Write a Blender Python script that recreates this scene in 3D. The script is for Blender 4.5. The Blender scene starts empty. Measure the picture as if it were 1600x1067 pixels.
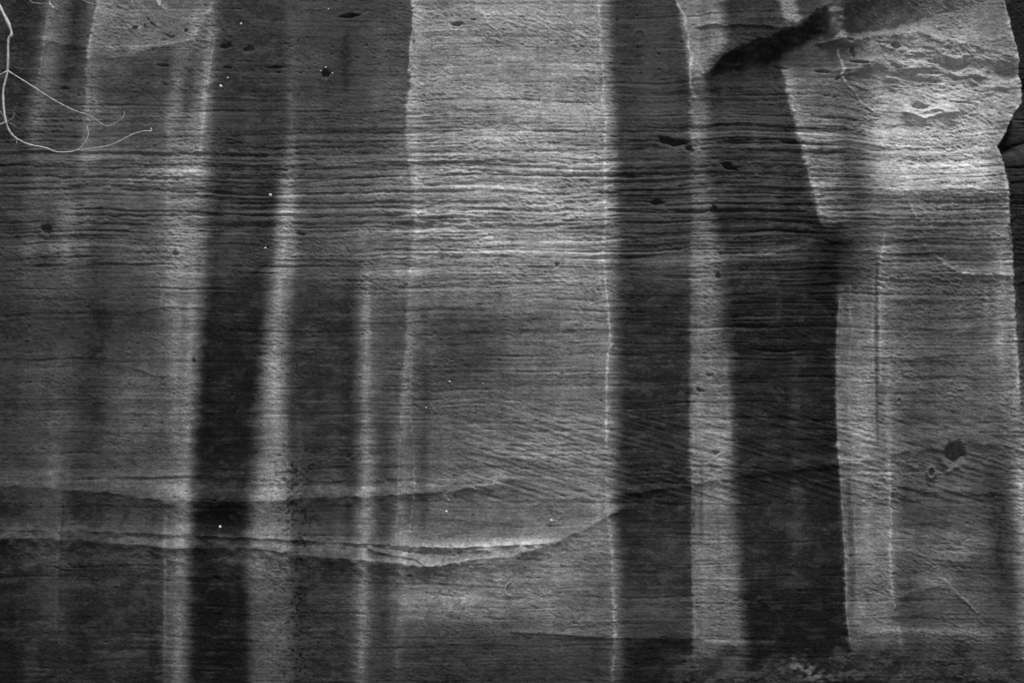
import bpy, math, random
import numpy as np

C = bpy.context.scene.collection
R = math.radians

# ------------------------------------------------------------------ camera, sky, sun, exposure
EYE = 1.6                    # eye height
DIST = 11.0                  # metres from the lens to the cliff face
PITCH = R(9.0)
LENS = 50.0
cam_data = bpy.data.cameras.new('camera')
cam_data.lens = LENS
cam_data.sensor_width = 36.0
cam_data.clip_end = 3000
cam = bpy.data.objects.new('camera', cam_data)
cam.location = (0, -DIST, EYE)
cam.rotation_euler = (R(90) + PITCH, 0, 0)
C.objects.link(cam)
bpy.context.scene.camera = cam

SUN_EL = R(68.0)
SUN_AZ = R(22.0)             # to the right of the line from the cliff to the camera
world = bpy.data.worlds.new('World')
bpy.context.scene.world = world
world.use_nodes = True
wn = world.node_tree
wn.nodes.clear()
wo = wn.nodes.new('ShaderNodeOutputWorld')
bg = wn.nodes.new('ShaderNodeBackground')
sky = wn.nodes.new('ShaderNodeTexSky')
sky.sky_type = 'NISHITA'
sky.sun_disc = False
sky.sun_elevation = SUN_EL
sky.sun_rotation = math.pi - SUN_AZ
bw = wn.nodes.new('ShaderNodeRGBToBW')      # the photograph is black and white: a grey sky
wn.links.new(sky.outputs[0], bw.inputs[0])
wn.links.new(bw.outputs[0], bg.inputs[0])
bg.inputs[1].default_value = 0.05
wn.links.new(bg.outputs[0], wo.inputs[0])

sd = bpy.data.lights.new('sun', 'SUN')
sd.energy = 2.6
sd.angle = R(22)
sd.color = (1, 1, 1)
sun = bpy.data.objects.new('sun', sd)
# direction towards the sun: from the cliff towards the camera side (-Y), high up
dx, dy, dz = math.sin(SUN_AZ) * math.cos(SUN_EL), -math.cos(SUN_AZ) * math.cos(SUN_EL), math.sin(SUN_EL)
from mathutils import Vector
sun.rotation_euler = Vector((dx, dy, dz)).to_track_quat('Z', 'Y').to_euler()
sun.location = (4, -10, 20)
C.objects.link(sun)

vs = bpy.context.scene.view_settings
vs.view_transform = 'Standard'
vs.look = 'None'
vs.gamma = 1
vs.use_curve_mapping = False
vs.exposure = 1.33

# ------------------------------------------------------------------ measuring the wall: plane y = 0, survey units of 1/200 m
FOC = LENS / 36.0 * 1600
cp, sp = math.cos(PITCH), math.sin(PITCH)


def z_of(v, y=0.0):
    """height above ground on the plane y for survey row v"""
    t = (533.5 - v) / FOC
    a = DIST + y
    return EYE + a * (sp + t * cp) / (cp - t * sp)


def spot(u, v, y=0.0):
    z = z_of(v, y)
    fw = (DIST + y) * cp + (z - EYE) * sp
    return Vector(((u - 800) * fw / FOC, y, z))


# ------------------------------------------------------------------ noise
_rng = np.random.default_rng(7)
_perm = _rng.permutation(512).astype(np.int32)
_perm = np.concatenate([_perm, _perm, _perm])
_ang = _rng.random(512) * 2 * np.pi
_gx = np.cos(_ang).astype(np.float32)
_gy = np.sin(_ang).astype(np.float32)


def gn(u, v, seed=0):
    """gradient noise, about -1..1"""
    u = np.asarray(u, np.float32)
    v = np.asarray(v, np.float32)
    iu = np.floor(u)
    iv = np.floor(v)
    fu = u - iu
    fv = v - iv
    iu = iu.astype(np.int32) & 511
    iv = (iv.astype(np.int32) + seed * 37) & 511
    su = fu * fu * fu * (fu * (fu * 6 - 15) + 10)
    sv = fv * fv * fv * (fv * (fv * 6 - 15) + 10)
    iu1 = (iu + 1) & 511
    iv1 = (iv + 1) & 511

    def g(a, b, x, y):
        k = _perm[_perm[a] + b]
        return _gx[k] * x + _gy[k] * y
    n00 = g(iu, iv, fu, fv)
    n10 = g(iu1, iv, fu - 1, fv)
    n01 = g(iu, iv1, fu, fv - 1)
    n11 = g(iu1, iv1, fu - 1, fv - 1)
    a = n00 + su * (n10 - n00)
    b = n01 + su * (n11 - n01)
    return (a + sv * (b - a)) * 1.5


def ss(a, b, x):
    t = np.clip((x - a) / (b - a), 0, 1)
    return t * t * (3 - 2 * t)


def table(pts, x):
    return np.interp(x, [p[0] for p in pts], [p[1] for p in pts]).astype(np.float32)


# ------------------------------------------------------------------ the grid of the cliff face
def spread(a, b, far_a, far_b, step):
    core = np.arange(a, b + step / 2, step)
    lo, hi = [], []
    x, d = a, step
    while x > far_a:
        d *= 1.12
        x -= d
        lo.append(x)
    x, d = b, step
    while x < far_b:
        d *= 1.12
        x += d
        hi.append(x)
    return np.concatenate([lo[::-1], core, hi])


xs = spread(-4.35, 4.35, -30, 30, 0.0049)
zs = spread(0.55, 6.35, -0.6, 12.0, 0.0049)
nx, nz = len(xs), len(zs)
fwz = DIST * cp + (zs - EYE) * sp
upz = -DIST * sp + (zs - EYE) * cp
row_v = 533.5 - FOC * upz / fwz
U = (800 + FOC * xs[None, :] / fwz[:, None]).astype(np.float32)
V = np.repeat(row_v[:, None], nx, 1).astype(np.float32)

# ------------------------------------------------------------------ desert varnish: tone of the rock, as stripe border lines; vignette at left and bottom painted in
EDGE_R = [(-80, 1560), (0, 1573), (40, 1583), (80, 1592), (120, 1597), (160, 1598), (185, 1580), (210, 1570), (230, 1558), (260, 1565),
          (300, 1570), (350, 1573), (400, 1577), (450, 1580), (500, 1583), (600, 1588), (700, 1592), (1067, 1606)]
LINE_T = [(-80, 932), (0, 936), (30, 937), (50, 940), (60, 936), (90, 941), (130, 944), (160, 942), (185, 949), (195, 946), (240, 945), (330, 946),
          (380, 943), (400, 941), (440, 945), (470, 948), (500, 951), (540, 954), (556, 949), (600, 947), (700, 947), (800, 948), (870, 955),
          (1000, 960), (1067, 956)]
S7 = [(0, 641), (60, 643), (100, 638), (200, 631), (250, 636), (350, 645), (400, 640), (450, 634), (500, 634), (550, 630), (600, 623),
      (700, 621), (800, 616), (900, 611), (1067, 605)]
S9 = [(0, 1205), (100, 1219), (150, 1232), (200, 1245), (250, 1257), (300, 1269), (350, 1279), (380, 1300), (450, 1304), (600, 1302),
      (700, 1303), (750, 1310), (850, 1314), (950, 1317), (1010, 1321)]
S8 = [(0, 1056), (50, 1065), (100, 1072), (150, 1076), (300, 1077), (600, 1074), (700, 1073), (800, 1079), (900, 1077), (1030, 1079)]
S3 = [(0, 300), (67, 290), (100, 272), (200, 263), (300, 255), (400, 262), (500, 256), (600, 262), (700, 268), (790, 265), (900, 261),
      (1000, 255), (1067, 257)]
S6 = [(0, 566), (400, 566), (600, 567), (800, 564), (900, 560), (1067, 555)]
S5 = [(0, 472), (200, 460), (275, 456), (400, 456), (500, 446), (600, 441), (700, 445), (770, 450), (850, 450), (950, 452), (1067, 448)]
E10 = [(0, 951), (100, 954), (200, 959), (300, 961), (500, 959), (700, 958), (800, 957), (900, 962), (1000, 965), (1067, 965)]


def off(p, d):
    return [(a, b + d) for a, b in p]


def k(x):
    return [(0, x)]


DK8 = [(0, .19), (150, .2), (300, .2), (390, .2), (410, .24), (440, .21), (460, .16), (600, .15), (700, .16), (800, .15), (850, .17),
       (925, .18), (935, .22), (990, .21), (1000, .12), (1067, .11)]
DK9 = [(0, .18), (250, .19), (300, .17), (350, .16), (390, .2), (420, .2), (450, .14), (600, .13), (700, .14), (800, .15), (900, .14), (1000, .11)]
LT8 = [(0, .43), (100, .42), (150, .42), (200, .38), (250, .34), (350, .33), (400, .37), (500, .37), (600, .36), (690, .42), (720, .38),
       (800, .36), (900, .39), (1000, .36), (1040, .3)]
COLS = [
    (k(-700), [(0, .22)]), (k(-160), [(0, .18)]),
    ([(0, 66), (130, 48), (200, 38), (300, 30), (1067, 20)], [(0, .2), (400, .2), (700, .2), (1067, .1)]),
    ([(0, 76), (130, 55), (200, 46), (300, 45), (500, 45), (1067, 60)],
     [(0, .33), (60, .33), (130, .3), (200, .26), (300, .26), (400, .28), (500, .2), (600, .24), (700, .23), (800, .2), (1000, .17), (1067, .14)]),
    ([(0, 104), (60, 98), (130, 80), (200, 72), (400, 110), (600, 92), (1067, 96)],
     [(0, .3), (130, .27), (200, .24), (400, .3), (450, .27), (500, .19), (600, .25), (700, .25), (800, .25), (1000, .2), (1067, .14)]),
    ([(0, 116), (60, 110), (130, 95), (200, 85), (300, 115), (400, 125), (600, 120), (1067, 112)],
     [(0, .2), (130, .21), (300, .27), (400, .3), (500, .18), (600, .2), (700, .2), (800, .17), (1000, .15)]),
    ([(0, 150), (67, 136), (143, 130), (267, 127), (400, 145), (1067, 150)], [(0, .22), (100, .24), (267, .27), (400, .26), (500, .18), (700, .2), (1067, .13)]),
    ([(0, 155), (67, 140), (143, 135), (267, 135), (400, 160), (1067, 160)],
     [(0, .42), (67, .44), (143, .37), (200, .35), (267, .34), (330, .28), (400, .27), (500, .18), (700, .22), (1067, .14)]),
    ([(0, 180), (67, 165), (143, 160), (267, 160), (400, 180)],
     [(0, .37), (67, .36), (100, .33), (143, .28), (200, .3), (267, .32), (330, .25), (400, .27), (500, .19), (600, .23), (700, .24), (800, .22), (1000, .17)]),
    ([(0, 260), (100, 255), (267, 245), (400, 245), (600, 235), (1067, 230)],
     [(0, .33), (60, .36), (95, .24), (143, .23), (200, .26), (267, .33), (330, .27), (400, .32), (450, .28), (500, .22), (600, .27), (700, .27),
      (800, .25), (900, .22), (1067, .14)]),
    (S3, [(0, .33), (67, .4), (100, .25), (200, .28), (300, .38), (400, .36), (500, .28), (600, .29), (700, .29), (790, .3), (900, .24), (1067, .16)]),
    (off(S3, 13), [(0, .4), (30, .48), (67, .45), (100, .36), (143, .34), (200, .34), (270, .42), (300, .4), (400, .42), (500, .36), (600, .36),
                   (700, .36), (790, .42), (900, .36), (1000, .34), (1067, .32)]),
    ([(0, 325), (67, 305), (100, 300), (200, 300), (300, 305), (400, 305), (500, 303), (600, 300), (700, 296), (790, 292), (900, 290), (1067, 285)],
     [(0, .33), (30, .33), (67, .3), (143, .29), (200, .36), (270, .43), (300, .38), (400, .42), (500, .36), (600, .38), (700, .36), (790, .4),
      (900, .35), (1067, .3)]),
    ([(0, 335), (110, 325), (200, 316), (300, 318), (400, 318), (500, 314), (600, 309), (700, 304), (800, 299), (900, 296), (1067, 292)],
     [(0, .3), (67, .38), (110, .4), (200, .42), (270, .42), (300, .36), (400, .36), (500, .28), (600, .3), (700, .3), (800, .32), (900, .3), (1067, .26)]),
    ([(0, 345), (110, 338), (200, 335), (300, 335), (400, 332), (500, 326), (600, 318), (700, 314), (800, 310), (900, 305), (1067, 300)],
     [(0, .2), (200, .2), (300, .22), (400, .22), (500, .13), (600, .12), (1067, .1)]),
    (k(375), [(0, .19), (200, .19), (300, .2), (400, .2), (450, .15), (500, .12), (700, .11), (750, .14), (800, .1), (870, .15), (950, .1), (1067, .1)]),
    ([(0, 440), (200, 440), (275, 432), (400, 422), (500, 409), (600, 399), (700, 390), (770, 382), (850, 382), (950, 384), (1067, 386)],
     [(0, .19), (275, .18), (400, .17), (500, .12), (600, .1), (770, .12), (1067, .1)]),
    ([(0, 456), (200, 448), (275, 440), (400, 433), (500, 426), (600, 421), (700, 416), (770, 408), (850, 400), (950, 394), (1067, 396)],
     [(0, .22), (200, .24), (260, .3), (285, .46), (400, .44), (500, .4), (600, .47), (700, .4), (770, .44), (850, .36), (950, .29), (1067, .27)]),
    (S5, [(0, .25), (200, .26), (260, .33), (285, .46), (400, .42), (500, .38), (600, .45), (700, .38), (770, .42), (850, .36), (950, .3), (1067, .27)]),
    (off(S5, 13), [(0, .22), (200, .22), (300, .28), (400, .25), (450, .2), (500, .17), (600, .17), (700, .19), (800, .19), (900, .2), (1067, .19)]),
    (k(535), [(0, .22), (100, .2), (200, .22), (240, .27), (300, .3), (400, .28), (440, .25), (480, .17), (600, .17), (650, .2), (720, .19),
              (760, .24), (800, .2), (850, .24), (900, .23), (1000, .18), (1067, .17)]),
    (off(S6, -9), [(0, .2), (200, .24), (300, .33), (400, .3), (480, .2), (700, .2), (850, .24), (1000, .19)]),
    (S6, [(0, .22), (200, .25), (300, .34), (400, .36), (430, .38), (500, .33), (600, .36), (800, .38), (900, .34), (1067, .29)]),
    (off(S6, 15), [(0, .22), (200, .25), (300, .34), (400, .37), (430, .38), (500, .33), (600, .36), (800, .37), (900, .33), (1067, .27)]),
    (off(S6, 25), [(0, .22), (200, .26), (300, .35), (400, .37), (450, .34), (500, .28), (600, .26), (700, .27), (800, .25), (900, .27), (1000, .2)]),
    (S7, [(0, .24), (200, .29), (300, .38), (400, .4), (450, .36), (500, .28), (600, .27), (700, .28), (800, .24), (900, .28), (1000, .2)]),
    (off(S7, 5), [(0, .6), (100, .52), (200, .5), (300, .48), (350, .53), (400, .5), (450, .45), (550, .38), (650, .36), (750, .37), (850, .36),
                  (950, .28), (1067, .2)]),
    (off(S7, 16), [(0, .48), (100, .48), (200, .5), (300, .48), (400, .47), (450, .4), (550, .36), (650, .34), (750, .34), (850, .34), (950, .28), (1067, .2)]),
    (off(S7, 27), [(0, .42), (200, .43), (300, .44), (400, .46), (440, .38), (500, .29), (600, .28), (700, .3), (800, .3), (850, .36), (950, .32),
                   (980, .25), (1067, .19)]),
    (k(760), [(0, .48), (200, .49), (300, .48), (400, .48), (440, .4), (500, .3), (560, .27), (600, .3), (700, .33), (800, .33), (850, .38),
              (950, .33), (985, .27), (1000, .22), (1067, .18)]),
    (k(860), [(0, .5), (150, .5), (300, .5), (400, .5), (440, .42), (500, .34), (600, .36), (700, .38), (800, .36), (850, .38), (950, .36),
              (990, .32), (1000, .24), (1067, .2)]),
    (off(LINE_T, -10), [(0, .46), (300, .48), (400, .48), (500, .38), (700, .4), (800, .4), (900, .34), (990, .32), (1005, .22), (1067, .2)]),
    (off(LINE_T, 4), [(0, .44), (300, .47), (500, .42), (700, .42), (800, .44), (900, .4), (1000, .4), (1067, .3)]),
    (E10, [(0, .4), (300, .38), (500, .33), (700, .34), (900, .37), (1000, .36), (1067, .26)]),
    ([(0, 957), (300, 969), (500, 974), (700, 974), (800, 968), (900, 971), (1000, 973)],
     [(0, .2), (430, .2), (460, .16), (700, .15), (800, .14), (900, .17), (930, .2), (990, .2), (1000, .12)]),
    (k(1020), DK8), (S8, DK8), (off(S8, 6), LT8),
    ([(0, 1122), (50, 1128), (75, 1130), (95, 1104), (150, 1100), (250, 1102), (300, 1104), (400, 1112), (500, 1115), (600, 1125), (700, 1132),
      (800, 1138), (900, 1145), (1000, 1155)], LT8),
    ([(0, 1132), (50, 1138), (75, 1140), (95, 1112), (150, 1110), (250, 1114), (300, 1118), (400, 1132), (500, 1142), (600, 1150), (700, 1152),
      (800, 1155), (900, 1160), (1000, 1170)], DK9),
    (k(1190), DK9),
    (S9, [(0, .18), (300, .16), (350, .14), (600, .12), (900, .12), (1000, .1)]),
    (off(S9, 6), [(0, .2), (95, .25), (110, .45), (340, .42), (352, .3), (360, .16), (440, .16), (465, .32), (550, .34), (700, .36), (800, .32),
                  (900, .34), (1000, .3), (1067, .2)]),
    (off(S9, 30), [(0, .2), (95, .28), (110, .36), (200, .38), (300, .34), (345, .36), (355, .2), (430, .2), (460, .32), (550, .35), (700, .4),
                   (800, .34), (900, .37), (960, .4), (1000, .3), (1067, .2)]),
    ([(0, 1300), (130, 1310), (300, 1330), (350, 1340), (420, 1345), (600, 1350)],
     [(0, .25), (110, .32), (200, .26), (300, .27), (350, .25), (420, .27), (460, .32), (550, .35), (700, .4), (900, .37), (1000, .3), (1067, .2)]),
    ([(0, 1330), (130, 1345), (200, 1355), (400, 1362), (1000, 1380)],
     [(0, .3), (100, .35), (130, .4), (200, .42), (300, .38), (350, .3), (400, .34), (500, .36), (700, .38), (900, .36), (950, .4), (1000, .3), (1067, .2)]),
    ([(0, 1370), (200, 1385), (400, 1385), (740, 1392), (1000, 1402)],
     [(0, .4), (60, .45), (100, .46), (200, .56), (300, .52), (320, .4), (380, .38), (500, .36), (700, .38), (900, .34), (1000, .28), (1067, .2)]),
    (k(1415), [(0, .4), (60, .47), (100, .48), (200, .6), (300, .56), (320, .38), (400, .3), (500, .32), (700, .33), (800, .26), (900, .33), (950, .28),
               (1000, .24), (1067, .19)]),
    (k(1480), [(0, .4), (60, .47), (100, .48), (190, .58), (290, .58), (310, .38), (400, .28), (500, .32), (700, .34), (800, .29), (850, .33), (900, .3),
               (980, .3), (1000, .26), (1067, .18)]),
    (k(1535), [(0, .4), (60, .47), (100, .48), (190, .56), (290, .56), (310, .36), (400, .3), (500, .33), (700, .3), (800, .24), (900, .27), (1000, .27), (1067, .2)]),
    (off(EDGE_R, -24), [(0, .36), (190, .5), (290, .48), (330, .35), (400, .36), (500, .38), (600, .38), (700, .3), (800, .22), (1067, .2)]),
    (off(EDGE_R, -3), [(0, .4), (300, .44), (400, .4), (600, .4), (700, .42), (800, .4), (900, .34), (1000, .3)]),
    (off(EDGE_R, 3), [(0, .13), (420, .13), (520, .19), (640, .3), (700, .4), (800, .4), (900, .33), (1000, .28)]),
    (k(1720), [(0, .13), (600, .12), (800, .25)]), (k(1900), [(0, .35)]), (k(2300), [(0, .25)]),
]

# slow wobble so stripe borders are not ruler-straight, with a ragged fine fringe
Uw = U + 2.2 * gn(U / 60, V / 45, 1) + 1.4 * gn(U / 14, V / 9, 2) + 0.8 * gn(U / 5, V / 4, 3) + 3.6 * gn(U / 90, V / 4.5, 220) + 3 * gn(U / 40, V / 14, 221)
T = np.empty_like(U)
colx = np.array([np.interp(row_v, [p[0] for p in c[0]], [p[1] for p in c[0]]) for c in COLS])
colx = np.maximum.accumulate(colx + np.arange(len(COLS))[:, None] * 1e-3, 0)
colt = np.array([np.interp(row_v, [p[0] for p in c[1]], [p[1] for p in c[1]]) for c in COLS])
for j in range(nz):
    T[j] = np.interp(Uw[j], colx[:, j], colt[:, j])
del Uw
# most borders bleed softly; the flaked ones (pale panel, third stripe, right slab) stay crisp
kern = np.exp(-0.5 * (np.arange(-20, 21) / 5.5) ** 2)
kern /= kern.sum()
soft = np.stack([np.convolve(np.pad(T[j], 20, mode='edge'), kern, 'valid') for j in range(nz)])
crisp = np.exp(-((U - table(S7, V) - 3) / 14) ** 2) * ss(700, 560, V)
crisp = np.maximum(crisp, np.exp(-((U - table(S9, V) - 3) / 14) ** 2))
crisp = np.maximum(crisp, np.exp(-((U - table(S8, V) - 3) / 9) ** 2) * .8)
crisp = np.maximum(crisp, ss(-14, -6, U - table(EDGE_R, V)))
crisp = np.maximum(crisp, np.exp(-((U - table([(0, 152), (67, 138), (143, 133), (267, 131)], V)) / 9) ** 2) * ss(300, 150, V))
T = (soft + (T - soft) * crisp).astype(np.float32)
del soft, crisp
outside = ss(0, 150, np.maximum(U - 1640, -60 - U)) * 0.6
T *= 1 + outside * gn(U / 70, V / 900, 4)


# ------------------------------------------------------------------ relief (metres out of the wall) -----------------------------
MM = 0.001
H = np.zeros_like(U)
rightness = ss(1310, 1370, U)
# bedding coordinate: beds sag and swell a little
S = V + 7 * gn(U / 330, V / 160, 5) + 3 * gn(U / 90, V / 60, 6)
S -= rightness * (18 * np.exp(-((U - 1420) / 90) ** 2) * ss(330, 180, V))
w_bed = table([(-100, .3), (0, .3), (120, .35), (160, .6), (210, 1.0), (250, 1.3), (360, 1.35), (420, 1.0), (450, .7), (480, .48), (600, .5),
               (700, .42), (850, .36), (1067, .36)], row_v)[:, None]
dark_band = ss(1130, 1160, U) * (1 - ss(1300, 1315, U))
w_bed = w_bed + dark_band * (ss(100, 160, V) - ss(560, 660, V)) * 0.45 - rightness * ss(450, 300, V) * 0.3
w_bed = w_bed * (0.75 + 0.5 * gn(U / 150, V / 40, 7) + 0.25 * ss(500, 700, U))
w_bed = np.clip(w_bed, 0.08, None)
Sj = S + 1.2 * gn(U / 16, V / 9, 200) + .8 * gn(U / 7, V / 5, 201)
bed = 1.8 * gn(U / 60, Sj / 3.4, 8) + 2.4 * gn(U / 170, Sj / 6, 9) + 3.8 * gn(U / 420, S / 13, 10) + 6.5 * gn(U / 600, S / 30, 11)
bed += ss(.15, .4, T) * (2.6 * gn(U / 26, Sj / 5.0, 202) + 1.5 * gn(U / 11, Sj / 3.0, 203)) + 2.4 * gn(U / 300, S / 3.8, 205) + 2.0 * gn(U / 500, S / 5.2, 206)
groove = gn(U / 420, S / 8.5, 12)
bed -= 7.5 * ss(.2, .5, groove + .16 * gn(U / 14, Sj / 5, 204)) * np.clip(0.6 + 1.0 * gn(U / 46, V / 12, 13), 0, 1.5)
H += MM * bed * w_bed
del bed

# rough weathered grain, slightly dipping to the right
ca, sa = math.cos(R(20)), math.sin(R(20))
P = U * ca + V * sa
Q = -U * sa + V * ca
w_r = table([(-100, .7), (60, .75), (200, .8), (400, .85), (500, .58), (640, .52), (800, .52), (1067, .52)], row_v)[:, None]
w_r = w_r * (0.85 + 0.9 * gn(U / 120, V / 70, 14) + .6 * gn(U / 42, V / 24, 222))
w_r = np.clip(w_r, .12, 2)
Qw = Q + 2.5 * gn(P / 17, Q / 15, 210)
rough = 1.8 * gn(P / 60, Qw / 22, 15) + 1.3 * gn(P / 21, Qw / 9, 16) + 1.9 * gn(P / 9.5, Qw / 4.8, 17) + 2.0 * gn(P / 6, Qw / 3.2, 18)
flake = gn(P / 10, Qw / 4.8, 211)
rough += 1.6 * ss(.1, .25, flake) * (1 + gn(U / 60, V / 40, 215))
rough += 1.1 * gn(U / 3.4, V / 2.8, 216)
w_sm = 0.78 + 0.22 * ss(.16, .32, T)                      # the thick dark varnish coats and smooths the grain
H += MM * rough * w_r * w_sm * (1 + .5 * rightness)
del rough
# pock marks and small flakes
pk = gn(U / 9, V / 5, 19)
H -= MM * 5 * ss(.52, .8, pk) * ss(.0, .4, gn(U / 90, V / 60, 20) + .15)
# cross-bedding dipping right
ca, sa = math.cos(R(17)), math.sin(R(17))
P = U * ca + V * sa
Q = -U * sa + V * ca
xb = (ss(620, 660, V) - ss(770, 800, V)) * (ss(660, 760, U) - ss(1330, 1420, U) + .4 * ss(1380, 1450, U)) + .6 * ss(1330, 1400, U) * (ss(600, 640, V) - ss(820, 900, V))
H += MM * xb * 1.35 * (3.2 * gn(P / 150, Q / 7, 21) + 1.6 * gn(P / 90, Q / 3.5, 22))
# lumpy rippled face under the overhang, upper right
lump = ss(1325, 1370, U + 12 * gn(U / 50, V / 50, 23)) * (ss(45, 75, V) - ss(175, 215, V))
ca, sa = math.cos(R(9)), math.sin(R(9))
P = U * ca + V * sa
Q = -U * sa + V * ca
Qw = Q + 9 * gn(P / 45, Q / 40, 212)
Pw = P + 12 * gn(P / 60, Q / 30, 213)
lump = lump * np.clip(.75 + .9 * gn(U / 75, V / 45, 217), .3, 1.4)
H += MM * lump * (34 * gn(Pw / 130, Qw / 40, 24) + 12 * ss(-.05, .12, gn(Pw / 95, Qw / 26, 225)) + 8 * gn(Pw / 44, Qw / 13, 25) + 3.5 * gn(Pw / 17, Qw / 7, 26) + 8 * ss(.05, .2, gn(Pw / 62, Qw / 16, 214)) + 3 * gn(Pw / 8, Qw / 4, 218))
del Qw, Pw
bulge = ss(1380, 1450, U) * (ss(150, 200, V) - ss(290, 320, V))
H += MM * bulge * (3 * gn(P / 120, S / 9, 27))
# broad swells of the wall
H += MM * (26 * gn(U / 420, V / 260, 28) + 10 * gn(U / 170, V / 95, 29))
# the banded belt leans back a little, the wall below it is sheer or overhanging
H += table([(-300, -.05), (150, -.03), (200, -.02), (440, .045), (480, .045), (760, .035), (800, .04), (880, .055), (1100, .02)], row_v)[:, None]
# rounded bright shelf above y 300 on the right: leans back, then sheer
H += rightness * table([(60, 0), (180, .01), (300, .075), (318, .05), (450, .0)], row_v)[:, None]


def ledge(pts, amp, up, dn, taper=50, jit=1.5, seed=30):
    """a lip: swells out towards the line from above, drops back below it"""
    global H
    x0, x1 = pts[0][0], pts[-1][0]
    rows = (row_v > min(p[1] for p in pts) - 5 * up - 5) & (row_v < max(p[1] for p in pts) + 5 * dn + 5)
    a = np.where(rows)[0]
    if not len(a):
        return
    r = slice(a[0], a[-1] + 1)
    u, v = U[r], V[r]
    d = v - table(pts, u) + jit * gn(u / 22, v / 40, seed)
    m = ss(x0 - 1, x0 + taper, u) * (1 - ss(x1 - taper, x1 + 1, u))
    d = d + .6 * jit * gn(u / 8, v / 30, seed + 2)
    m = m * np.clip(0.85 + 0.5 * gn(u / 45, v / 60, seed + 1) + .18 * gn(u / 13, v / 11, seed + 3), .1, 1.5)
    H[r] += amp * MM * m * np.where(d < 0, np.exp(np.minimum(d, 0) / up), np.exp(-np.maximum(d, 0) / dn))


def groovel(pts, depth, w, taper=12, jit=1.2, seed=33):
    ledge(pts, -depth, w, w, taper, jit, seed)


# two long ledges low on the wall
ledge([(-300, 760), (0, 757), (150, 768), (260, 782), (400, 785), (500, 777), (600, 775), (700, 768), (760, 758), (845, 741)], 32, 20, 16, 90, 2, 31)
ledge([(-200, 742), (120, 744), (300, 745), (420, 748), (520, 752), (700, 745)], 6, 8, 4, 60, 2, 32)
ledge([(-300, 838), (0, 841), (130, 843), (270, 856), (400, 856), (480, 867), (560, 874), (620, 879), (675, 886), (720, 876), (800, 868), (870, 850)], 44, 13, 32, 60, 1.0, 34)
ledge([(800, 868), (860, 851), (900, 832), (950, 806), (985, 790)], 20, 14, 10, 30, 2, 34)
ledge([(-300, 826), (0, 827), (140, 829), (300, 836), (430, 842), (560, 848), (700, 856), (850, 850), (900, 838)], 32, 9, 9, 60, 1.2, 35)
ledge([(568, 850), (585, 860), (615, 868), (650, 872), (665, 884), (680, 884), (720, 868), (745, 860), (770, 861)], 14, 6, 3, 10, 1, 36)
groovel([(580, 853), (640, 862), (700, 867), (738, 863)], 12, 5, 20)
ledge([(790, 986), (870, 990), (950, 996), (1080, 997), (1110, 997)], 9, 6, 3, 20, 1, 37)
ledge([(250, 990), (420, 1000), (560, 996), (700, 1004), (800, 1004)], 5, 4, 3, 40, 1.5, 38)
ledge([(690, 700), (800, 716), (880, 722), (945, 712)], 8, 12, 8, 50, 2, 39)
ledge([(820, 790), (880, 782), (940, 772)], 12, 14, 10, 30, 2, 39)
ledge([(640, 805), (760, 815), (900, 808)], 6, 8, 6, 60, 2, 39)
# dark undercut wedge in the third dark stripe, running on to the right
ledge([(950, 772), (1000, 769), (1080, 758), (1100, 756)], 30, 14, 8, 20, 2, 40)
ledge([(1070, 758), (1160, 744), (1320, 724), (1400, 714)], 14, 12, 8, 30, 3, 40)
groovel([(985, 756), (1040, 754), (1100, 760)], 9, 2.4)
ledge([(1330, 716), (1400, 708), (1440, 704), (1500, 697), (1590, 694), (1680, 690)], 34, 46, 20, 70, 4, 41)
ledge([(962, 786), (1000, 780), (1075, 764)], 10, 3, 18, 20, 1, 42)
# faint bedding wedge at the middle right
ledge([(1080, 418), (1140, 408), (1200, 400), (1260, 385), (1300, 368)], 7, 5, 4, 40, 2, 43)
ledge([(970, 407), (1040, 404), (1080, 408)], 5, 4, 3, 30, 2, 43)
# right panel edges
ledge([(1410, 312), (1425, 340), (1436, 350), (1500, 352), (1570, 350)], 10, 5, 5, 12, 1.5, 44)
ledge([(1432, 378), (1455, 400), (1485, 424), (1500, 430), (1580, 433)], 14, 5, 5, 8, 1.5, 45)
ledge([(1310, 427), (1365, 427), (1500, 431)], 6, 4, 3, 20, 1.5, 45)
ledge([(1305, 560), (1350, 556), (1410, 562), (1480, 557), (1575, 558)], 10, 7, 4, 25, 2.5, 46)
ledge([(1380, 470), (1480, 472), (1570, 468)], 7, 6, 4, 25, 2, 46)
ledge([(1390, 505), (1480, 520), (1570, 524)], 6, 6, 4, 25, 2, 47)
ledge([(1330, 750), (1420, 762), (1520, 770), (1640, 772)], 8, 10, 6, 40, 2, 47)
ledge([(1400, 865), (1460, 872), (1520, 880)], 10, 10, 10, 30, 2, 48)
ledge([(1400, 930), (1450, 918), (1480, 918), (1530, 960), (1600, 985)], 12, 12, 10, 20, 3, 48)
ledge([(1330, 990), (1420, 985), (1500, 990), (1600, 988)], 10, 8, 8, 30, 3, 48)
ledge([(1140, 640), (1230, 668), (1310, 690)], 7, 6, 4, 30, 2, 49)
ledge([(1140, 680), (1230, 710), (1330, 735)], 8, 6, 4, 30, 2, 49)
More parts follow.
